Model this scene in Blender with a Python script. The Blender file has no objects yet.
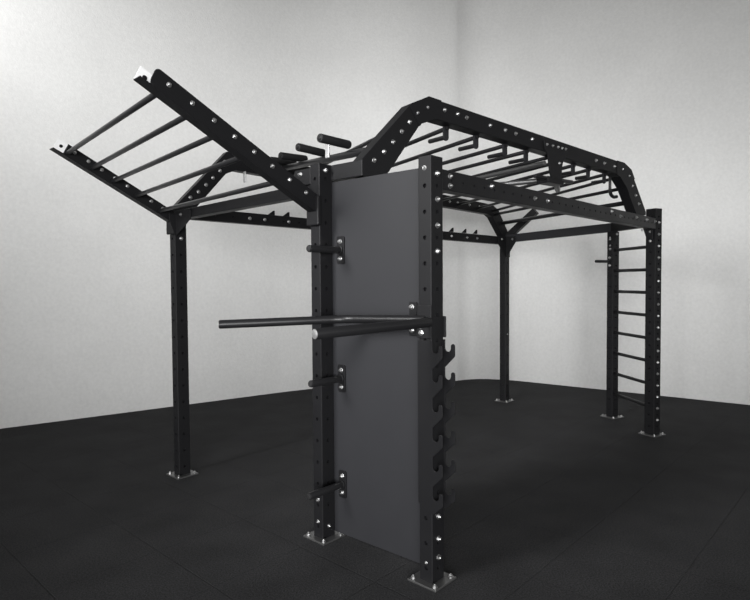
import bpy, bmesh, math
from mathutils import Matrix, Vector

# ------------------------------------------------------------------ camera, world, lights, exposure
scn = bpy.context.scene
COL = scn.collection
cam_d = bpy.data.cameras.new('camera')
cam_d.sensor_width = 36.0
cam_d.lens = 36.0 * 575.0 / 750.0
cam_d.clip_end = 100
cam = bpy.data.objects.new('camera', cam_d)
COL.objects.link(cam)
cam.location = (0, 0, 1.708)
cam.rotation_mode = 'QUATERNION'
cam.rotation_quaternion = (Matrix.Rotation(math.radians(90) - math.atan(19 / 575.0), 3, 'X') @ Matrix.Rotation(math.radians(-0.40), 3, 'Z')).to_quaternion()
scn.camera = cam

scn.view_settings.view_transform = 'Standard'
scn.view_settings.look = 'None'
scn.view_settings.gamma = 1.0
scn.view_settings.exposure = 0.0

wld = bpy.data.worlds.new('studio_ambient')
scn.world = wld
wld.use_nodes = True
# ambient gradient added to light the walls: bright at horizon, dim overhead, stronger left
_nt = wld.node_tree
_bg = _nt.nodes['Background']
_bg.inputs[0].default_value = (1.0, 0.99, 0.975, 1)
_tc = _nt.nodes.new('ShaderNodeTexCoord')
_sx = _nt.nodes.new('ShaderNodeSeparateXYZ')
_nt.links.new(_tc.outputs['Generated'], _sx.inputs[0])
_z = _nt.nodes.new('ShaderNodeMapRange')
_z.inputs['From Min'].default_value = 0.0
_z.inputs['From Max'].default_value = 0.55
_z.inputs['To Min'].default_value = 1.0
_z.inputs['To Max'].default_value = 0.12
_nt.links.new(_sx.outputs['Z'], _z.inputs['Value'])
_x = _nt.nodes.new('ShaderNodeMapRange')
_x.inputs['From Min'].default_value = -1.0
_x.inputs['From Max'].default_value = 1.0
_x.inputs['To Min'].default_value = 0.95
_x.inputs['To Max'].default_value = 0.65
_nt.links.new(_sx.outputs['X'], _x.inputs['Value'])
_g = _nt.nodes.new('ShaderNodeMapRange')          # nothing shines from below the ground
_g.inputs['From Min'].default_value = -0.04
_g.inputs['From Max'].default_value = 0.0
_g.inputs['To Min'].default_value = 0.02
_g.inputs['To Max'].default_value = 1.0
_nt.links.new(_sx.outputs['Z'], _g.inputs['Value'])
_k = _nt.nodes.new('ShaderNodeMath')
_k.operation = 'MULTIPLY'
_nt.links.new(_z.outputs[0], _k.inputs[0])
_nt.links.new(_g.outputs[0], _k.inputs[1])
_m = _nt.nodes.new('ShaderNodeMath')
_m.operation = 'MULTIPLY'
_nt.links.new(_k.outputs[0], _m.inputs[0])
_nt.links.new(_x.outputs[0], _m.inputs[1])
_nt.links.new(_m.outputs[0], _bg.inputs[1])


def area_light(name, loc, target, size, size_y, power, spread=180):
    d = bpy.data.lights.new(name, 'AREA')
    d.shape = 'RECTANGLE'
    d.size, d.size_y, d.energy = size, size_y, power
    d.spread = math.radians(spread)
    o = bpy.data.objects.new(name, d)
    COL.objects.link(o)
    o.location = loc
    o.rotation_euler = (Vector(target) - Vector(loc)).to_track_quat('-Z', 'Y').to_euler()
    return o


area_light('softbox_left', (-5.5, 2.5, 5.5), (-4.6, 7.0, 5.6), 1.5, 1.5, 105, 100)
area_light('wall_fill_front', (0.0, -6.8, 1.9), (1.2, 9.0, 1.0), 5.0, 3.0, 258, 70)  # unseen fill added behind the camera to brighten the walls
area_light('wall_fill_low', (-2.0, -7.0, 1.6), (0.0, 9.0, 0.7), 5.0, 2.5, 115, 52)  # second added fill, narrower, lifting the lower and left wall

area_light('softbox_key', (-4.6, 0.4, 4.4), (0.0, 4.0, 1.75), 1.9, 1.9, 58, 46)

# ------------------------------------------------------------------ materials


def new_mat(name):
    m = bpy.data.materials.new(name)
    m.use_nodes = True
    nt = m.node_tree
    return m, nt, nt.nodes['Principled BSDF']


def lnk(nt, a, b):
    nt.links.new(a, b)


def mat_metal(name, col, rough, metallic, spec=0.5, bump=0.02, scale=350.0, vary=0.15):
    m, nt, p = new_mat(name)
    tc = nt.nodes.new('ShaderNodeTexCoord')
    nz = nt.nodes.new('ShaderNodeTexNoise')
    nz.inputs['Scale'].default_value = scale
    nz.inputs['Detail'].default_value = 2
    lnk(nt, tc.outputs['Object'], nz.inputs['Vector'])
    n2 = nt.nodes.new('ShaderNodeTexNoise')
    n2.inputs['Scale'].default_value = 6
    n2.inputs['Detail'].default_value = 4
    lnk(nt, tc.outputs['Object'], n2.inputs['Vector'])
    mr = nt.nodes.new('ShaderNodeMapRange')
    mr.inputs['To Min'].default_value = rough - vary / 2
    mr.inputs['To Max'].default_value = rough + vary / 2
    lnk(nt, n2.outputs['Fac'], mr.inputs['Value'])
    lnk(nt, mr.outputs['Result'], p.inputs['Roughness'])
    b = nt.nodes.new('ShaderNodeBump')
    b.inputs['Strength'].default_value = bump
    b.inputs['Distance'].default_value = 0.002
    lnk(nt, nz.outputs['Fac'], b.inputs['Height'])
    lnk(nt, b.outputs['Normal'], p.inputs['Normal'])
    p.inputs['Base Color'].default_value = (*col, 1)
    p.inputs['Metallic'].default_value = metallic
    p.inputs['Specular IOR Level'].default_value = spec
    return m


M_COAT = mat_metal('black_powder_coat', (0.0058, 0.0058, 0.0064), 0.46, 0.0, 0.17, 0.08)
M_PANEL = mat_metal('charcoal_panel_coat', (0.0132, 0.0134, 0.0150), 0.55, 0.0, 0.2, 0.10)
M_TUBE = mat_metal('satin_black_tube', (0.008, 0.008, 0.0086), 0.36, 0.0, 0.25, 0.03)
M_RUBBER = mat_metal('black_rubber_grip', (0.010, 0.010, 0.0105), 0.6, 0.0, 0.2, 0.2, 200)
M_ZINC = mat_metal('zinc_bolt', (0.38, 0.38, 0.38), 0.38, 1.0)
M_BRUSH = mat_metal('brushed_steel', (0.50, 0.50, 0.50), 0.42, 0.9)
M_BARE = mat_metal('bare_light_steel', (0.72, 0.72, 0.72), 0.5, 0.15)
M_PLATE = mat_metal('galvanised_plate', (0.15, 0.15, 0.15), 0.36, 0.85)


def mat_wall():
    m, nt, p = new_mat('painted_plaster_wall')
    tc = nt.nodes.new('ShaderNodeTexCoord')
    n1 = nt.nodes.new('ShaderNodeTexNoise')
    n1.inputs['Scale'].default_value = 1.1
    n1.inputs['Detail'].default_value = 6
    n1.inputs['Roughness'].default_value = 0.6
    lnk(nt, tc.outputs['Object'], n1.inputs['Vector'])
    n2 = nt.nodes.new('ShaderNodeTexNoise')
    n2.inputs['Scale'].default_value = 26
    n2.inputs['Detail'].default_value = 5
    lnk(nt, tc.outputs['Object'], n2.inputs['Vector'])
    mx = nt.nodes.new('ShaderNodeMix')
    mx.data_type = 'FLOAT'
    mx.inputs['Factor'].default_value = 0.55
    lnk(nt, n1.outputs['Fac'], mx.inputs['A'])
    lnk(nt, n2.outputs['Fac'], mx.inputs['B'])
    cr = nt.nodes.new('ShaderNodeValToRGB')
    cr.color_ramp.elements[0].position = 0.3
    cr.color_ramp.elements[0].color = (0.60, 0.60, 0.592, 1)
    cr.color_ramp.elements[1].position = 0.7
    cr.color_ramp.elements[1].color = (0.70, 0.70, 0.69, 1)
    lnk(nt, mx.outputs['Result'], cr.inputs['Fac'])
    lnk(nt, cr.outputs['Color'], p.inputs['Base Color'])
    p.inputs['Roughness'].default_value = 0.85
    p.inputs['Specular IOR Level'].default_value = 0.2
    n3 = nt.nodes.new('ShaderNodeTexNoise')
    n3.inputs['Scale'].default_value = 60
    n3.inputs['Detail'].default_value = 4
    lnk(nt, tc.outputs['Object'], n3.inputs['Vector'])
    b = nt.nodes.new('ShaderNodeBump')
    b.inputs['Strength'].default_value = 0.25
    b.inputs['Distance'].default_value = 0.01
    lnk(nt, n3.outputs['Fac'], b.inputs['Height'])
    lnk(nt, b.outputs['Normal'], p.inputs['Normal'])
    return m


TILE = 0.64
TILE_ROT = math.radians(47.5)


def mat_floor():
    m, nt, p = new_mat('speckled_rubber_tiles')
    tc = nt.nodes.new('ShaderNodeTexCoord')
    mp = nt.nodes.new('ShaderNodeMapping')
    mp.vector_type = 'TEXTURE'
    mp.inputs['Rotation'].default_value = (0, 0, TILE_ROT)
    lnk(nt, tc.outputs['Object'], mp.inputs['Vector'])
    sp = nt.nodes.new('ShaderNodeSeparateXYZ')
    lnk(nt, mp.outputs['Vector'], sp.inputs['Vector'])

    def seam(sock, off):
        a = nt.nodes.new('ShaderNodeMath'); a.operation = 'ADD'
        a.inputs[1].default_value = off
        lnk(nt, sock, a.inputs[0])
        d = nt.nodes.new('ShaderNodeMath'); d.operation = 'PINGPONG'
        d.inputs[1].default_value = TILE / 2
        lnk(nt, a.outputs[0], d.inputs[0])
        r = nt.nodes.new('ShaderNodeMapRange')
        r.inputs['From Min'].default_value = 0.0015
        r.inputs['From Max'].default_value = 0.005
        lnk(nt, d.outputs[0], r.inputs['Value'])
        return r.outputs['Result']
    s1 = seam(sp.outputs['X'], 0.2)
    s2 = seam(sp.outputs['Y'], -1.538)
    mn = nt.nodes.new('ShaderNodeMath'); mn.operation = 'MINIMUM'
    lnk(nt, s1, mn.inputs[0]); lnk(nt, s2, mn.inputs[1])
    # crumb speckle and worn patches of the rubber
    vo = nt.nodes.new('ShaderNodeTexNoise')
    vo.inputs['Scale'].default_value = 110
    vo.inputs['Detail'].default_value = 3
    vo.inputs['Roughness'].default_value = 0.7
    lnk(nt, tc.outputs['Object'], vo.inputs['Vector'])
    big = nt.nodes.new('ShaderNodeTexNoise')
    big.inputs['Scale'].default_value = 2.3
    big.inputs['Detail'].default_value = 5
    lnk(nt, tc.outputs['Object'], big.inputs['Vector'])
    c1 = nt.nodes.new('ShaderNodeValToRGB')
    c1.color_ramp.elements[0].position = 0.35
    c1.color_ramp.elements[0].color = (0.010, 0.010, 0.0106, 1)
    c1.color_ramp.elements[1].position = 0.72
    c1.color_ramp.elements[1].color = (0.044, 0.044, 0.0455, 1)
    lnk(nt, vo.outputs['Fac'], c1.inputs['Fac'])
    c2 = nt.nodes.new('ShaderNodeMapRange')
    c2.inputs['From Min'].default_value = 0.3
    c2.inputs['From Max'].default_value = 0.7
    c2.inputs['To Min'].default_value = 0.8
    c2.inputs['To Max'].default_value = 1.15
    lnk(nt, big.outputs['Fac'], c2.inputs['Value'])
    ms = nt.nodes.new('ShaderNodeMapRange')
    ms.inputs['To Min'].default_value = 0.74
    ms.inputs['To Max'].default_value = 1.0
    lnk(nt, mn.outputs[0], ms.inputs['Value'])
    mu = nt.nodes.new('ShaderNodeMath'); mu.operation = 'MULTIPLY'
    lnk(nt, c2.outputs['Result'], mu.inputs[0]); lnk(nt, ms.outputs['Result'], mu.inputs[1])
    vm = nt.nodes.new('ShaderNodeVectorMath'); vm.operation = 'SCALE'
    lnk(nt, c1.outputs['Color'], vm.inputs[0]); lnk(nt, mu.outputs[0], vm.inputs['Scale'])
    lnk(nt, vm.outputs['Vector'], p.inputs['Base Color'])
    p.inputs['Roughness'].default_value = 0.8
    p.inputs['Specular IOR Level'].default_value = 0.1
    hs = nt.nodes.new('ShaderNodeMath'); hs.operation = 'MULTIPLY_ADD'
    hs.inputs[1].default_value = 0.5
    lnk(nt, vo.outputs['Fac'], hs.inputs[0]); lnk(nt, mn.outputs[0], hs.inputs[2])
    b = nt.nodes.new('ShaderNodeBump')
    b.inputs['Strength'].default_value = 0.6
    b.inputs['Distance'].default_value = 0.004
    lnk(nt, hs.outputs[0], b.inputs['Height'])
    lnk(nt, b.outputs['Normal'], p.inputs['Normal'])
    return m


# ------------------------------------------------------------------ object helpers
WORLD = {}


def frame(org, xdir, zhint=(0, 0, 1)):
    x = Vector(xdir).normalized()
    z = Vector(zhint)
    y = z.cross(x).normalized()
    z = x.cross(y)
    m = Matrix((x, y, z)).transposed().to_4x4()
    m.translation = Vector(org)
    return m


def zframe(org, zdir, xhint=(0, 0, 1)):
    """local Z along zdir (bolts, bars, pegs)"""
    z = Vector(zdir).normalized()
    h = Vector(xhint)
    if abs(z.dot(h.normalized())) > 0.95:
        h = Vector((1, 0, 0))
    y = z.cross(h).normalized()
    x = y.cross(z)
    m = Matrix((x, y, z)).transposed().to_4x4()
    m.translation = Vector(org)
    return m


def put(name, data, W, parent=None):
    o = bpy.data.objects.new(name, data)
    COL.objects.link(o)
    if parent is not None:
        o.parent = parent
        o.matrix_basis = WORLD[parent.name].inverted() @ W
    else:
        o.matrix_basis = W
    WORLD[o.name] = W.copy()
    return o


def thing(name, label, cat, loc, group=None):
    o = put(name, None, Matrix.Translation(Vector(loc)))
    o.empty_display_size = 0.1
    o['label'] = label
    o['category'] = cat
    if group:
        o['group'] = group
    return o


def to_mesh(name, bm, mat, smooth=None):
    bmesh.ops.remove_doubles(bm, verts=bm.verts, dist=1e-5)
    bmesh.ops.recalc_face_normals(bm, faces=bm.faces)
    me = bpy.data.meshes.new(name)
    bm.to_mesh(me)
    bm.free()
    me.materials.append(mat)
    if smooth is not None:
        me.polygons.foreach_set('use_smooth', [True] * len(me.polygons))
        me.set_sharp_from_angle(angle=math.radians(smooth))
    return me


def perf_box(name, L, w, h, mat, holes_y=(), holes_z=(), r=0.0122, ch=0.005, t=0.018):
    """square tube along local X, 0..L; width w on Y, height h on Z, real round holes in the +-Y and +-Z faces"""
    bm = bmesh.new()
    N = 16

    def face(half, depth, axis, sgn, holes):
        b = half - ch

        def P(x, s, d=0.0):
            q = sgn * (depth - d)
            return (x, q, s) if axis == 'y' else (x, s, q)

        def quad(pts):
            bm.faces.new([bm.verts.new(p) for p in pts])
        cur = 0.0
        c = min(b, 0.04)
        for x in sorted(holes):
            if x - c < cur - 1e-6 or x + c > L + 1e-6:
                continue
            if x - c > cur + 1e-6:
                quad([P(cur, -b), P(x - c, -b), P(x - c, b), P(cur, b)])
            outer, inner = [], []
            for i in range(N):
                a = 2 * math.pi * i / N
                ca, sa = math.cos(a), math.sin(a)
                k = 1 / max(abs(ca), abs(sa))
                outer.append((x + c * ca * k, b * sa * k))
                inner.append((x + r * ca, r * sa))
            for i in range(N):
                j = (i + 1) % N
                quad([P(*outer[i]), P(*outer[j]), P(*inner[j]), P(*inner[i])])
                quad([P(*inner[i]), P(*inner[j]), P(*inner[j], t), P(*inner[i], t)])
            quad([P(*q, t) for q in inner])
            cur = x + c
        if cur < L - 1e-6:
            quad([P(cur, -b), P(L, -b), P(L, b), P(cur, b)])
    face(h / 2, w / 2, 'y', 1, holes_y)
    face(h / 2, w / 2, 'y', -1, holes_y)
    face(w / 2, h / 2, 'z', 1, holes_z)
    face(w / 2, h / 2, 'z', -1, holes_z)
    for sy in (1, -1):
        for sz in (1, -1):
            pr = []
            for k in range(3):
                a = k * math.pi / 4
                pr.append((sy * (w / 2 - ch + ch * math.cos(a)), sz * (h / 2 - ch + ch * math.sin(a))))
            for k in range(2):
                (y0, z0), (y1, z1) = pr[k], pr[k + 1]
                bm.faces.new([bm.verts.new(p) for p in ((0, y0, z0), (L, y0, z0), (L, y1, z1), (0, y1, z1))])
    for x in (0, L):
        pts = []
        for sy, sz, o in ((1, 1, 0), (-1, 1, 1), (-1, -1, 2), (1, -1, 3)):
            for k in range(3):
                a = math.pi / 2 * o + k * math.pi / 4
                pts.append((x, sy * (w / 2 - ch) + ch * math.cos(a), sz * (h / 2 - ch) + ch * math.sin(a)))
        bm.faces.new([bm.verts.new(p) for p in pts])
    return to_mesh(name, bm, mat)


def prism(name, pts, depth, mat, bev=0.003, smooth=None):
    """outline in local XZ extruded along local Y from 0 to depth"""
    bm = bmesh.new()
    a = [bm.verts.new((x, 0, z)) for x, z in pts]
    f = bm.faces.new(a)
    r = bmesh.ops.extrude_face_region(bm, geom=[f])
    bmesh.ops.translate(bm, vec=(0, depth, 0), verts=[v for v in r['geom'] if isinstance(v, bmesh.types.BMVert)])
    if bev:
        ed = [e for e in bm.edges if abs(e.verts[0].co.y - e.verts[1].co.y) < 1e-6]
        bmesh.ops.bevel(bm, geom=ed, offset=bev, segments=2, affect='EDGES', profile=0.5)
    return to_mesh(name, bm, mat, smooth)


def box(name, sx, sy, sz, mat, bev=0.004):
    bm = bmesh.new()
    bmesh.ops.create_cube(bm, size=1)
    for v in bm.verts:
        v.co = Vector((v.co.x * sx, v.co.y * sy, v.co.z * sz))
    if bev:
        bmesh.ops.bevel(bm, geom=bm.edges[:], offset=bev, segments=2, affect='EDGES', profile=0.5)
    return to_mesh(name, bm, mat)


def rod(name, L, r, mat, seg=24, bev=0.003):
    """round bar along local Z 0..L, rounded rims"""
    bm = bmesh.new()
    prof = [(0, 0), (r - bev, 0), (r - bev * 0.3, bev * 0.3), (r, bev), (r, L - bev), (r - bev * 0.3, L - bev * 0.3), (r - bev, L), (0, L)]
    rings = []
    for rr, z in prof:
        if rr == 0:
            rings.append([bm.verts.new((0, 0, z))])
        else:
            rings.append([bm.verts.new((rr * math.cos(2 * math.pi * i / seg), rr * math.sin(2 * math.pi * i / seg), z)) for i in range(seg)])
    for A_, B_ in zip(rings, rings[1:]):
        for i in range(seg):
            j = (i + 1) % seg
            if len(A_) == 1:
                bm.faces.new((A_[0], B_[j], B_[i]))
            elif len(B_) == 1:
                bm.faces.new((A_[i], A_[j], B_[0]))
            else:
                bm.faces.new((A_[i], A_[j], B_[j], B_[i]))
    return to_mesh(name, bm, mat, 40)


def tube_path(name, pts, r, mat, seg=20):
    """round tube swept along world points (relative to the first)"""
    o = Vector(pts[0])
    P = [Vector(p) - o for p in pts]
    bm = bmesh.new()
    rings = []
    up = Vector((0, 0, 1))
    for i, p in enumerate(P):
        d = ((P[min(i + 1, len(P) - 1)] - p).normalized() + (p - P[max(i - 1, 0)]).normalized()).normalized()
        s = d.cross(up).normalized()
        n = s.cross(d)
        rings.append([bm.verts.new(p + s * (r * math.cos(2 * math.pi * k / seg)) + n * (r * math.sin(2 * math.pi * k / seg))) for k in range(seg)])
    for a, b in zip(rings, rings[1:]):
        for k in range(seg):
            bm.faces.new((a[k], a[(k + 1) % seg], b[(k + 1) % seg], b[k]))
    bm.faces.new(rings[0]); bm.faces.new(rings[-1])
    return to_mesh(name, bm, mat, 40)


def fillet_path(p0, p1, p2, rad, n=8):
    p0, p1, p2 = map(Vector, (p0, p1, p2))
    a = p1 + (p0 - p1).normalized() * rad
    b = p1 + (p2 - p1).normalized() * rad
    out = [p0]
    for i in range(n + 1):
        t = i / n
        out.append(a * (1 - t) ** 2 + p1 * (2 * t * (1 - t)) + b * t * t)
    out.append(p2)
    return out


def make_bolt():
    bm = bmesh.new()

    def ring(n, r, z, off=0.0):
        return [bm.verts.new((r * math.cos(2 * math.pi * i / n + off), r * math.sin(2 * math.pi * i / n + off), z)) for i in range(n)]

    def skin(rs, cap=True):
        for a, b in zip(rs, rs[1:]):
            n = len(a)
            for i in range(n):
                bm.faces.new((a[i], a[(i + 1) % n], b[(i + 1) % n], b[i]))
        if cap:
            bm.faces.new(rs[-1])
    skin([ring(20, 0.0165, -0.002), ring(20, 0.0165, 0.0018), ring(20, 0.0155, 0.0026)])
    skin([ring(6, 0.0128, 0.0026), ring(6, 0.0128, 0.0105), ring(6, 0.0108, 0.0125)])
    skin([ring(12, 0.0070, 0.0125), ring(12, 0.0070, 0.0175), ring(12, 0.0058, 0.0195)])
    return to_mesh('bolt', bm, M_ZINC)


BOLT = make_bolt()


def bolt(parent, pos, nrm, name='bolt', s=1.0):
    m = zframe(pos, nrm)
    m = m @ Matrix.Rotation(0.37 * (len(WORLD) % 9), 4, 'Z') @ Matrix.Scale(s, 4)
    return put(name, BOLT, m, parent)


# ------------------------------------------------------------------ the setting
bm = bmesh.new()
bmesh.ops.create_grid(bm, x_segments=1, y_segments=1, size=12)
bmesh.ops.translate(bm, verts=bm.verts, vec=(0, 4, 0))
r = bmesh.ops.extrude_face_region(bm, geom=bm.faces[:])
bmesh.ops.translate(bm, vec=(0, 0, -0.1), verts=[v for v in r['geom'] if isinstance(v, bmesh.types.BMVert)])
fl = put('floor', to_mesh('floor', bm, mat_floor()), Matrix())
fl['kind'] = 'structure'


def wall_path():
    raw = [(-9.2, 3.37), (-4.42, 6.72), (-2.78, 7.88), (-2.23, 8.28), (-1.04, 9.13), (-0.25, 9.40), (0.6, 9.50), (1.37, 9.73)]
    P = [Vector((x, y)) for x, y in raw]
    out = []
    for i in range(len(P) - 1):
        p0, p1, p2, p3 = P[max(i - 1, 0)], P[i], P[i + 1], P[min(i + 2, len(P) - 1)]
        n = 6
        for k in range(n):
            t = k / n
            out.append(p1.lerp(p2, t))
    # relax the bends
    out.append(P[-1])
    for _ in range(6):
        q = out[:]
        for i in range(1, len(out) - 1):
            q[i] = out[i] * 0.5 + (out[i - 1] + out[i + 1]) * 0.25
        out = q
    c = Vector((1.88, 10.10))
    a = c + (out[-1] - c).normalized() * 0.55
    d = c + (Vector((5.05, 7.71)) - c).normalized() * 0.85
    for k in range(9):
        t = k / 8
        out.append(a * (1 - t) ** 2 + c * (2 * t * (1 - t)) + d * t * t)
    out += [Vector((4.24, 8.32)), Vector((5.05, 7.71)), Vector((9.6, 4.40))]
    return out


bm = bmesh.new()
prev = None
for p in wall_path():
    cur = (bm.verts.new((p.x, p.y, -0.05)), bm.verts.new((p.x, p.y, 7.8)))
    if prev:
        bm.faces.new((prev[0], cur[0], cur[1], prev[1]))
    prev = cur
wl = put('wall_back', to_mesh('wall_back', bm, mat_wall(), 180), Matrix())
wl['kind'] = 'structure'
sol = wl.modifiers.new('thickness', 'SOLIDIFY')
sol.thickness = 0.12
sol.offset = 1.0

# ------------------------------------------------------------------ the rig
U2 = Vector((0.676, 0.737, 0)); V2 = Vector((-0.737, 0.676, 0))      # along the rig, across the rig
UE = Vector((0.866, 0.5, 0)); VE = Vector((-0.5, 0.866, 0))           # the climbing end stands turned
UP = Vector((0, 0, 1))
A = Vector((-1.723, 5.060, 0)); B = Vector((-0.349, 3.800, 0)); C = Vector((0.315, 3.233, 0))
D = Vector((1.820, 8.076, 0)); E = Vector((2.932, 7.086, 0)); Fp = Vector((3.035, 6.269, 0))
WU, WV = 0.11, 0.09


def at(p, z):
    return Vector((p.x, p.y, z))


rig = thing('training_rig', 'large black steel functional training rig with overhead bars standing on the dark rubber floor', 'training rig', (0.6, 5.6, 0))


def base_plate(post, p, u, v, size=0.20):
    m = frame(at(p, 0.006), u)
    pl = put('base_plate', PLATE, m, post)
    pl['label'] = 'galvanised square floor plate'
    for su in (-1, 1):
        for sv in (-1, 1):
            bolt(post, at(p, 0.013) + u * su * 0.076 + v * sv * 0.076, UP, 'anchor_bolt', 0.95)
    return pl


PLATE = box('base_plate', 0.20, 0.20, 0.012, M_PLATE, 0.002)


def make_post(p, u, v, top, pitch=0.143, start=0.075, wv=WV):
    L = top - 0.012
    hs = [start + pitch * i for i in range(int((L - 0.05 - start) / pitch) + 1)]
    m = Matrix((UP, u, v)).transposed().to_4x4()
    m.translation = at(p, 0.012)
    o = put('upright_post', perf_box('upright_post', L, WU, wv, M_COAT, hs, hs), m, rig)
    base_plate(o, p, u, v)
    return o


post_a = make_post(A, U2, V2, 2.335)
post_b = make_post(B, U2, V2, 2.470)
post_c = make_post(C, U2, V2, 2.395)
post_d = make_post(D, U2, V2, 2.325)
post_e = make_post(E, UE, VE, 2.290, 0.1265, 0.09)
post_f = make_post(Fp, UE, VE, 2.468, 0.1265, 0.09, 0.118)

hb = WV / 2
hu = WU / 2
for z in (2.300, 2.159, 2.014, 1.872, 0.378, 0.252, 0.145):
    bolt(post_c, at(C, z) - V2 * hb, -V2)
bolt(post_c, at(C, 2.33) - U2 * hu, -U2, s=0.8)
bolt(post_c, at(C, 0.118) - U2 * hu, -U2, s=0.6)
bolt(post_b, at(B, 2.43) - V2 * hb, -V2)
bolt(post_b, at(B, 0.085) - V2 * hb, -V2, s=0.8)
bolt(post_b, at(B, 0.262) - U2 * hu, -U2, s=0.8)
bolt(post_b, at(B, 0.118) - U2 * hu, -U2, s=0.8)
for z in (2.20, 2.09):
    bolt(post_a, at(A, z) - V2 * (hb + 0.008), -V2)
RZ = [0.300 + 0.2520 * i for i in range(8)]
for z in [0.174 + 0.1260 * i for i in range(18)]:
    bolt(post_f, at(Fp, z) - VE * 0.059, -VE, s=0.95)
bolt(post_e, at(E, 2.20) - UE * hu, -UE, s=0.9)
bolt(post_e, at(E, 2.08) - UE * hu, -UE, s=0.9)
bolt(post_d, at(D, 0.95) - V2 * hb, -V2, s=0.7)


# ---- straight beams
def beam(name, p0, p1, w, h, mat=M_COAT, pitch=0.0, zh=(0, 0, 1), bolts=(), side=-1, label=None):
    p0, p1 = Vector(p0), Vector(p1)
    L = (p1 - p0).length
    hs = [0.09 + pitch * i for i in range(int((L - 0.16) / pitch) + 1)] if pitch else ()
    m = frame(p0, p1 - p0, zh)
    o = put(name, perf_box(name, L, w, h, mat, hs, (), 0.009, 0.004), m, rig)
    y = m.to_3x3() @ Vector((0, 1, 0))
    z = m.to_3x3() @ Vector((0, 0, 1))
    d = (p1 - p0).normalized()
    for s, dz in bolts:
        bolt(o, p0 + d * s + z * dz + y * side * w / 2, y * side)
    if label:
        o['label'] = label
    return o


def along(p, q, off):
    d = (q - p); d.z = 0
    return d.normalized() * off


# near long side, far long side
beam('side_beam', at(C, 2.277) + along(C, Fp, 0.06), at(Fp, 2.302) - along(C, Fp, 0.075), 0.08, 0.115, pitch=0.12,
     bolts=((0.07, 0.025), (0.07, -0.03), (0.53, 0.02), (1.12, 0.0), (1.32, 0.0), (2.62, 0.025), (2.85, 0.0), (3.3, 0.02), (3.62, 0.02), (3.9, 0.02)))
beam('side_beam', at(A, 2.318) + along(A, D, 0.06), at(D, 2.255) - along(A, D, 0.055), 0.08, 0.105, pitch=0.18,
     bolts=((0.62, 0.0), (0.78, 0.0), (1.05, 0.0), (3.45, 0.0), (3.75, 0.0), (3.95, 0.0)))
# short sides
beam('cross_beam', at(B, 2.318) + along(B, A, 0.045), at(A, 2.288) - along(B, A, 0.045), 0.08, 0.078, side=1)
beam('cross_beam', at(E, 2.345) + along(E, D, 0.0), at(D, 2.283) - along(E, D, 0.055), 0.08, 0.105, M_PANEL, side=1)  # lighter coat than the other beams stands in for its lit face
beam('cross_beam', at(Fp, 2.335) + along(Fp, E, 0.06), at(E, 2.345) - along(Fp, E, 0.0), 0.08, 0.105, side=1)
M0 = Vector((-0.075, 3.619, 0))
dBC0 = along(B, C, 1)
# header between the panel posts, running a little past the left one
beam('header_beam', at(B, 2.418) + dBC0 * 0.046 + U2 * 0.079, at(B, 2.418) + dBC0 * 0.318 + U2 * 0.079, 0.076, 0.10, bolts=((0.14, 0.012),), side=1)
he = put('header_end', prism('header_end', [(0.045, 2.345), (0.045, 2.450), (0.195, 2.450), (0.235, 2.345)], 0.076, M_COAT, 0.003), frame(B - U2 * 0.052, -dBC0) @ Matrix.Translation((0, -0.076, 0)), rig)
bolt(he, at(B, 2.42) - dBC0 * 0.14 - U2 * 0.052, -U2, 'bolt', 1.0)

# ---- raised arches
P0 = Vector((-0.075, 3.619, 0)); P1 = Vector((2.787, 5.992, 0))
DN = (P1 - P0).normalized()
NN = Vector((-DN.y, DN.x, 0))


def near(s, z, off=0.0):
    return P0 + DN * s + NN * off + UP * z


def under(s):
    return 2.832 - (s - 0.655) * 0.0368


near_arch = put('arch_beam', prism('arch_beam', [
    (0.0, 2.368), (0.0, 2.47), (0.425, 2.893), (0.588, 2.970), (3.312, 2.857), (3.455, 2.808), (3.785, 2.41), (3.785, 2.375), (3.575, 2.375),
    (3.365, 2.620), (3.225, 2.718), (3.10, under(3.10)), (0.655, under(0.655)), (0.515, 2.776), (0.185, 2.368)], 0.10, M_COAT, 0.004),
    frame(P0, DN), rig)
for s, z in [(0.098, 2.475), (0.182, 2.540), (0.26, 2.614), (0.336, 2.694), (0.408, 2.768), (0.478, 2.840), (0.573, 2.893), (0.747, 2.909), (0.882, 2.906), (0.979, 2.896),
             (1.246, 2.884), (1.429, 2.879), (1.562, 2.871), (1.783, 2.862), (2.78, 2.815), (2.93, 2.808), (3.12, 2.80), (3.27, 2.792), (3.405, 2.74), (3.48, 2.65), (3.55, 2.56), (3.62, 2.48)]:
    bolt(near_arch, near(s, z), -NN, 'bolt', 0.95)
# mitre plates at the bends
for pts in ([(0.405, 2.876), (0.425, 2.896), (0.588, 2.973), (0.71, 2.968), (0.71, 2.829), (0.655, 2.829), (0.515, 2.773), (0.500, 2.755)],
            [(3.17, 2.865), (3.312, 2.860), (3.455, 2.811), (3.525, 2.727), (3.41, 2.565), (3.365, 2.617), (3.225, 2.715), (3.17, 2.727)]):
    put('bend_plate', prism('bend_plate', pts, 0.006, M_COAT, 0.0015), frame(P0 - NN * 0.0062, DN), near_arch)

FD = (D - A).normalized(); FN = Vector((-FD.y, FD.x, 0))


def far(s, z, off=0.0):
    return A + FD * s + FN * off + UP * z


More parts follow.
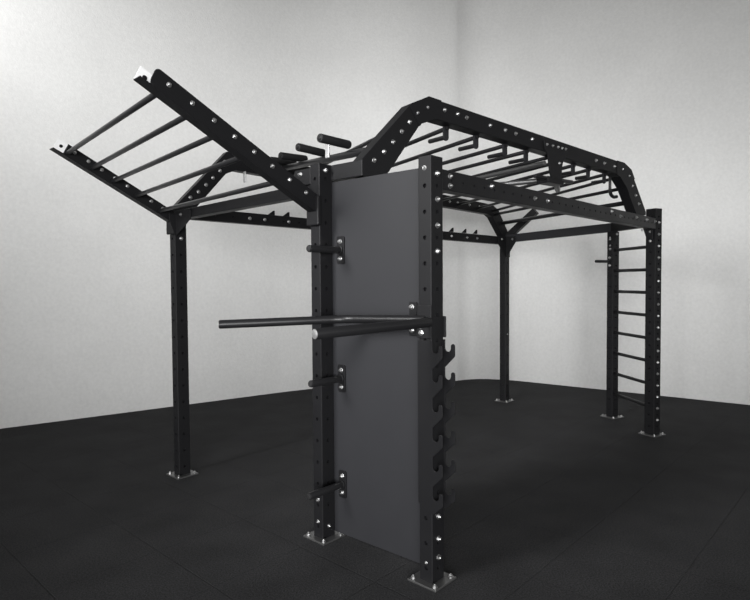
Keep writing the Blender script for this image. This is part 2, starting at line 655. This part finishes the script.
far_arch = put('arch_beam', prism('arch_beam', [
    (-0.05, 2.335), (-0.05, 2.355), (0.455, 2.905), (0.60, 2.915), (4.33, 2.730), (4.46, 2.67), (4.68, 2.37), (4.68, 2.305), (4.55, 2.305), (4.32, 2.565),
    (4.25, 2.597), (0.54, 2.745), (0.44, 2.70), (0.165, 2.385), (0.12, 2.335)], 0.09, M_COAT, 0.004), frame(A - FN * 0.045, FD), rig)
for s, z in [(0.10, 2.455), (0.174, 2.512), (0.246, 2.580), (0.314, 2.650), (0.383, 2.722), (0.43, 2.810), (3.47, 2.70), (3.62, 2.70), (3.85, 2.69), (4.05, 2.68)]:
    bolt(far_arch, far(s, z, -0.045), -FN, 'bolt', 1.0)

# brace from the far corner post up to the cross tube
beam('corner_brace', at(D, 2.30) + along(D, E, 0.04), (2.178, 7.790, 2.64), 0.08, 0.09, bolts=((0.33, 0.02), (0.38, -0.02)), side=1)


# ---- bars between the arches
def bar(name, p0, p1, r, mat=M_TUBE, parent=None, seg=20):
    p0, p1 = Vector(p0), Vector(p1)
    return put(name, rod(name, (p1 - p0).length, r, mat, seg), zframe(p0, p1 - p0), parent or rig)


FAR_S = {0.53: 1.25, 0.844: 1.50, 1.176: 1.75, 1.53: 2.03, 1.811: 2.28, 2.11: 2.68, 2.31: 2.97, 2.527: 3.27, 2.785: 3.63, 3.08: 4.03, 3.29: 4.35}
for s, sf in FAR_S.items():
    zf = 2.80 - (sf - 0.5) * 0.040
    bar('monkey_bar', near(s, under(s) - 0.012, 0.06), far(sf, zf, -0.02), 0.0165)
# tubes between the slopes of the two arches
front_tube = bar('cross_tube', near(0.225, 2.585, 0.07), (-0.949, 5.719, 2.815), 0.027)
bar('cross_tube', near(3.60, 2.505, 0.06), far(4.555, 2.495, -0.02), 0.024)
bar('cross_tube', near(3.48, 2.64, 0.06), far(4.38, 2.60, -0.02), 0.018)

# roller grips lying across the front tube
ft0 = Vector((0.043, 3.516, 2.604)); ft1 = Vector((-0.949, 5.719, 2.820))
for t, k in ((0.3335, 0), (0.557, 1), (0.7775, 2), (0.924, 3)):
    c = ft0.lerp(ft1, t) + UP * 0.056
    d = (U2 + UP * (0.0, -0.02, 0.05, 0.06)[k]).normalized()
    g = put('roller_grip', rod('roller_grip', 0.30, 0.032, M_RUBBER, 24, 0.008), zframe(c - d * 0.15, d), rig)
    put('end_cap', rod('end_cap', 0.008, 0.019, M_TUBE, 20, 0.002), zframe(c - d * 0.156, d), g)
c = ft0.lerp(ft1, 0.369)
put('hanger_tab', box('hanger_tab', 0.012, 0.042, 0.12, M_BRUSH, 0.004), frame(c + UP * 0.0 - U2 * 0.032, U2), rig)['label'] = 'bright steel tab on the front tube'
put('hanger_tab', box('hanger_tab', 0.012, 0.042, 0.10, M_BRUSH, 0.004), frame(far(0.62, 2.69, -0.06), FD), rig)['label'] = 'bright steel tab under the far arch'

# grip handles hanging under the near arch
for i, s in enumerate((0.844, 1.176, 1.53, 1.811, 2.527, 2.785, 3.08)):
    pts = [(-0.027, 0.0), (-0.027, -0.075)] + [(0.027 * math.cos(a), -0.075 + 0.027 * math.sin(a)) for a in [math.pi + math.pi * k / 8 for k in range(1, 8)]] + [(0.027, -0.075), (0.027, 0.0)]
    zt = under(s)
    tab = put('grip_tab', prism('grip_tab', pts, 0.012, M_PANEL, 0.002), frame(near(s, zt, 0.075), DN), rig)
    L = 0.17 if i < 4 else 0.13
    q = near(s, zt - 0.075, 0.08)
    put('grip_handle', rod('grip_handle', L, 0.0165, M_TUBE, 20, 0.004), zframe(q, NN), tab)

# plate hanging from the middle of the near arch with its lower bar clamp
hp = put('hanger_plate', prism('hanger_plate', [(1.935, 2.872), (1.95, 2.80), (1.99, 2.765), (2.02, 2.615), (2.045, 2.575), (2.20, 2.575), (2.205, 2.68), (2.225, 2.735), (2.255, 2.77), (2.285, 2.862)],
         0.010, M_COAT, 0.002), frame(P0 - NN * 0.012, DN), rig)
for s in (1.975, 2.06, 2.14, 2.20, 2.255):
    bolt(hp, near(s, 2.845, -0.012), -NN, 'bolt', 0.75)
bolt(hp, near(2.16, 2.71, -0.012), -NN, 'bolt', 0.8)
put('bar_clamp', box('bar_clamp', 0.24, 0.12, 0.055, M_COAT, 0.006), frame(near(2.12, 2.560, 0.05), DN), rig)
bar('pull_up_bar', near(1.966, 2.690, 0.0), far(2.50, 2.66, -0.05), 0.020, M_PLATE)
bar('pull_up_bar', near(2.15, 2.577, 0.0), near(1.62, 2.577, 1.6), 0.022, M_PLATE)
bar('pull_up_bar', near(2.38, 2.572, 0.0), near(1.85, 2.57, 0.02), 0.017)
bar('pull_up_bar', near(2.70, 2.58, 0.35), near(2.22, 2.56, 0.06), 0.026)
# curved hook near the climbing end
hk = [near(3.210, 2.590, 0.09), near(3.225, 2.555, 0.09), near(3.250, 2.538, 0.09), near(3.290, 2.530, 0.09), near(3.340, 2.540, 0.09)]
bar('hook_stem', near(3.210, 2.725, 0.09), near(3.210, 2.595, 0.09), 0.014)
put('curved_hook', tube_path('curved_hook', hk, 0.017, M_TUBE), Matrix.Translation(hk[0]), rig)

# small upstand tabs along the far beam
for s in (0.93, 1.10, 3.55, 3.80, 4.02):
    put('peg_tab', prism('peg_tab', [(-0.045, 0), (0.03, 0.055), (0.045, 0.055), (0.045, 0)], 0.012, M_COAT, 0.002), frame(far(s, 2.352 - (s - 0.9) * 0.0085, 0.0), FD), rig)


# ---- gusset plates
def gusset(p, dirv, side, z, a=0.20, b=0.22, bz=0.1, holes=True):
    """triangular plate in the corner between post and beam; side = the face normal it is bolted on"""
    d = Vector(dirv).normalized()
    pts = [(0.0, z), (a, z), (a, z - bz), (0.012, z - b), (-0.09, z - b), (-0.09, z)]
    o = put('gusset_plate', prism('gusset_plate', pts, 0.008, M_COAT, 0.0015), frame(at(p, 0) + d * 0.05 + Vector(side) * 0.052, d), rig)
    if holes:
        n = Vector(side)
        zz = (Vector((0, 0, 1)).cross(d))
        out = n if zz.dot(n) > 0 else n
        for s, h in ((-0.05, z - 0.07), (-0.05, z - 0.17), (0.10, z - 0.04)):
            bolt(o, at(p, h) + d * (0.05 + s) + n * (0.062 if zz.dot(n) > 0 else 0.052), n, 'bolt', 0.85)
    return o


dAB = along(A, B, 1); dAD = along(A, D, 1); dDA = -dAD; dDE = along(D, E, 1); dEF = along(E, Fp, 1); dFE = -dEF
gusset(A, dAB, -U2, 2.325, 0.25, 0.215, 0.085)
gusset(A, -U2, -V2, 2.30, 0.06, 0.19, 0.06, False)
gusset(D, dDA, -V2, 2.31, 0.17, 0.285, 0.11)
gusset(D, dDE, -U2, 2.31, 0.15, 0.285, 0.08)
gusset(E, dEF, -UE, 2.29, 0.10, 0.15, 0.01)
gusset(Fp, dFE, -UE, 2.29, 0.09, 0.15, 0.01)

# ---- climbing rungs between the two end posts
for z in RZ:
    rg = bar('climbing_rung', at(E, z) + dEF * 0.055, at(Fp, z) - dEF * 0.060, 0.0185)

# ---- charcoal panel between the two front posts
pc = (B + C) / 2
dBC = along(B, C, 1)
Lp = (C - B).length
panel = put('back_panel', box('back_panel', Lp + 0.05, 0.016, 2.36 - 0.03, M_PANEL, 0.002),
            frame(at(pc, (2.36 + 0.03) / 2) + U2 * 0.0635, dBC), rig)
panel['label'] = 'flat charcoal grey panel'

# ---- inclined ladder leaning out over the front
LA_D = Vector((-0.676, -0.737, 0))


def rail(p0, p1, inward, near_side):
    """open channel: floor, inner wall (longer) and outer wall"""
    p0, p1 = Vector(p0), Vector(p1)
    d = (p1 - p0)
    L = d.length
    m = frame(p0, d)
    iy = 1 if (m.to_3x3() @ Vector((0, 1, 0))).dot(inward) > 0 else -1
    bm = bmesh.new()

    def bx(x0, x1, y0, y1, z0, z1):
        r_ = bmesh.ops.create_cube(bm, size=1)
        for v in r_['verts']:
            v.co = Vector(((x0 + x1) / 2 + v.co.x * (x1 - x0), (y0 + y1) / 2 + v.co.y * (y1 - y0), (z0 + z1) / 2 + v.co.z * (z1 - z0)))
    bx(0, L, -0.036, 0.036, -0.006, 0.0)
    ya, yb = sorted((iy * 0.030, iy * 0.036))
    bx(0.0, L - 0.075, ya, yb, 0.0001, 0.085)
    me = to_mesh('ladder_rail', bm, M_COAT)
    o = put('ladder_rail', me, m, rig)
    # outer wall with a rounded top end
    pts = [(0.0, 0.0)] + [(L - 0.075, 0.0)] + [(L - 0.075 + 0.02, 0.01), (L - 0.05, 0.03)] + \
          [(L - 0.075 + 0.025 * math.cos(a), 0.075 + 0.025 * math.sin(a)) for a in [k * math.pi / 2 / 6 for k in range(7)]] + [(0.0, 0.10)]
    mo = m.copy()
    ow = put('outer_wall', prism('outer_wall', pts, 0.008, M_COAT, 0.002), m @ Matrix.Translation((0, -iy * 0.030 - 0.004, 0)), o)
    ns = m.to_3x3() @ Vector((0, iy, 0))
    up = m.to_3x3() @ Vector((0, 0, 1))
    dd = d.normalized()
    for k in range(8):
        s = 0.14 + k * (L - 0.28) / 7.0
        bolt(o, p0 + dd * s + up * 0.055 + ns * 0.036, ns, 'bolt', 0.85)
        bolt(o, p0 + dd * s + up * 0.060 - ns * 0.034, -ns, 'bolt', 0.85)
    # bright end plate, dark discs stand in for its shaded hole
    e = put('end_plate', perf_box('end_plate', 0.077, 0.004, 0.078, M_BARE, (0.037,), (), 0.012, 0.0005, 0.002),
            m @ Matrix.Translation((L - 0.077, iy * 0.033, 0.042)), o)
    put('hole_disc', rod('hole_disc', 0.010, 0.0125, M_COAT, 16, 0.002), zframe(p0 + dd * (L - 0.040) + ns * 0.030 + up * 0.040, ns), o)
    put('hole_disc', rod('hole_disc', 0.010, 0.0125, M_COAT, 16, 0.002), zframe(p0 + dd * (L - 0.040) + ns * 0.036 + up * 0.040, -ns), o)
    e['label'] = 'bare steel end plate of the rail'
    return o, m, dd, ns, up


rb0 = at(B, 2.155) - U2 * 0.06; rb1 = B + LA_D * 1.225 + UP * 2.730
ra0 = at(A, 2.225) - U2 * 0.055; ra1 = A + LA_D * 1.005 + UP * 2.715
near_rail = rail(rb0 + V2 * 0.0, rb1, V2, True)
far_rail = rail(ra0, ra1, -V2, False)


def on_rail(a, b, p, t):
    d = b - a
    k = (t - 0.06) / (d.xy.length)
    return a + d * k


for tn, tf in ((1.110, 0.904), (0.944, 0.731), (0.782, 0.572), (0.600, 0.386), (0.363, 0.181)):
    a_ = on_rail(rb0, rb1, B, tn) + UP * 0.012
    b_ = on_rail(ra0, ra1, A, tf) + UP * 0.030
    dd = (b_ - a_).normalized()
    bar('ladder_rung', a_ + dd * 0.03, b_ - dd * 0.03, 0.0165)
# bracket carrying the near rail on the post
put('rail_bracket', box('rail_bracket', 0.03, 0.115, 0.19, M_COAT, 0.008), frame(at(B, 2.165) - U2 * 0.066, U2), rig)
put('rail_bracket', box('rail_bracket', 0.03, 0.115, 0.17, M_COAT, 0.008), frame(at(A, 2.21) - U2 * 0.066, U2), rig)

# ------------------------------------------------------------------ attachments that lift off the rig
# weight pegs


def storage_peg(base, nrm, length, label, rad=0.0225, ph=0.18):
    n = Vector(nrm).normalized()
    t = thing('storage_peg', label, 'peg', base, 'weight storage pegs')
    side = UP.cross(n)
    m = frame(Vector(base), side)
    pts = []
    w_, h_, rr = 0.034, ph / 2, 0.012
    for cx, cz, a0 in ((w_ - rr, h_ - rr, 0), (-w_ + rr, h_ - rr, 90), (-w_ + rr, -h_ + rr, 180), (w_ - rr, -h_ + rr, 270)):
        for k in range(4):
            a = math.radians(a0 + 30 * k)
            pts.append((cx + rr * math.cos(a), cz + rr * math.sin(a)))
    sgn = 1 if (m.to_3x3() @ Vector((0, 1, 0))).dot(n) > 0 else -1
    mm = m if sgn > 0 else m @ Matrix.Translation((0, -0.009, 0))
    put('mounting_plate', prism('mounting_plate', pts, 0.009, M_COAT, 0.002), mm, t)
    b = Vector(base) + n * 0.009
    put('collar', rod('collar', 0.012, rad + 0.007, M_COAT, 24, 0.004), zframe(b, n), t)
    put('peg_bar', rod('peg_bar', length - 0.006, rad, M_TUBE, 24, 0.003), zframe(b, n), t)
    put('end_cap', rod('end_cap', 0.007, rad - 0.004, M_RUBBER, 24, 0.002), zframe(b + n * (length - 0.007), n), t)
    for dz in (ph * 0.31, -ph * 0.31):
        bolt(t, b + UP * dz, n, 'bolt', 1.0)
    return t


pf = U2 * 0.0
for z, L, lb in ((1.911, 0.275, 'black peg sticking out of the panel above the dip bars, topmost of three'),
                 (1.070, 0.272, 'black peg sticking out of the panel just below the dip bars, middle of three'),
                 (0.368, 0.292, 'black peg sticking out of the panel near the floor, lowest of three')):
    storage_peg(at(B, z) + dBC * 0.122 + U2 * 0.0553, -U2, L, lb)
storage_peg(at(E, 1.926) - UE * 0.0555, -UE, 0.255, 'small black peg on the far climbing post, silhouetted against the wall', 0.018, 0.15)

# dip bars
dip = thing('dip_bars', 'black pair of spread dip handles bolted to the front right post beside the panel', 'dip bars', at(C, 1.40) - U2 * 0.06)
p_at = Vector((0.300, 3.165, 1.486))
n1 = [Vector((0.298, 3.143, 1.480)), Vector((-0.284, 2.700, 1.460))]
put('handle', rod('handle', (n1[1] - n1[0]).length, 0.027, M_TUBE, 32, 0.004), zframe(n1[0], n1[1] - n1[0]), dip)
dd = (n1[1] - n1[0]).normalized()
put('end_cap', rod('end_cap', 0.006, 0.024, M_BRUSH, 32, 0.002), zframe(n1[1] - dd * 0.002, dd), dip)
pth = fillet_path((0.280, 3.185, 1.490), (-0.188, 3.520, 1.476), (-0.905, 3.335, 1.462), 0.09, 10)
put('handle', tube_path('handle', pth, 0.0255, M_TUBE, 28), Matrix.Translation(pth[0]), dip)
dd = (pth[-1] - pth[-2]).normalized()
put('end_cap', rod('end_cap', 0.006, 0.0225, M_RUBBER, 32, 0.002), zframe(pth[-1] - dd * 0.002, dd), dip)
m = frame(at(C, 1.475) - U2 * 0.0505, V2)
for sx, sz, ox, oz in ((0.10, 0.185, 0.0, 0.005), (0.055, 0.20, 0.095, 0.008)):
    q = at(C, 1.475 + oz) - U2 * (0.0605 if ox == 0 else -0.045) + V2 * (ox * 1.72)
    pl = put('mounting_plate', box('mounting_plate', sx, 0.010, sz, M_COAT, 0.003), frame(q, V2), dip)
    if ox:
        for dz in (0.072, -0.066):
            bolt(dip, q + UP * dz - U2 * 0.005 + V2 * 0.008, -U2)
    else:
        bolt(dip, q + UP * -0.062 - U2 * 0.005 + V2 * 0.02, -U2)
q = at(C, 1.447) + U2 * 0.0605
put('clamp_plate', box('clamp_plate', 0.09, 0.010, 0.12, M_COAT, 0.004), frame(q - V2 * 0.014, V2), dip)


# toothed bar holders
def toothed():
    zt = [1.353, 1.194, 1.030, 0.865, 0.700, 0.537]
    pts = [(-0.048, 0.50), (0.049, 0.452)]
    w0 = 0.053
    out = []
    for z in reversed(zt):
        nb = z - 0.046          # bottom of the notch
        out += [(w0, z - 0.135)] if z != zt[-1] else [(w0, z - 0.128)]
        out += [(0.118, z - 0.072), (0.121, z - 0.066), (0.121, z - 0.014)]
        out += [(0.121 - 0.013 + 0.013 * math.cos(a), z - 0.013 + 0.013 * math.sin(a)) for a in [k * math.pi / 6 for k in range(1, 7)]]
        out += [(0.095, nb + 0.020)]
        out += [(0.074 + 0.021 * math.cos(a), nb + 0.021 + 0.021 * math.sin(a)) for a in [-k * math.pi / 6 for k in range(1, 6)]]
        out += [(w0, nb + 0.022)]
    out += [(w0, 1.376), (-0.048, 1.376), (-0.048, 0.455)]
    return prism('toothed_plate', out, 0.007, M_COAT, 0.0012)


tp = toothed()
rack_a = put('bar_rack_plate', tp, frame(C - U2 * 0.0625, -V2), None)
rack_b = put('bar_rack_plate', tp, frame(C + U2 * 0.0555, -V2), None)
for o, lb in ((rack_a, 'black toothed bar holder plate nearest the viewer on the front post, six upturned hooks'),
              (rack_b, 'black toothed bar holder behind the front post, hooks showing past its right edge')):
    o['label'] = lb
    o['category'] = 'bar holder'
    o['group'] = 'toothed bar holders'
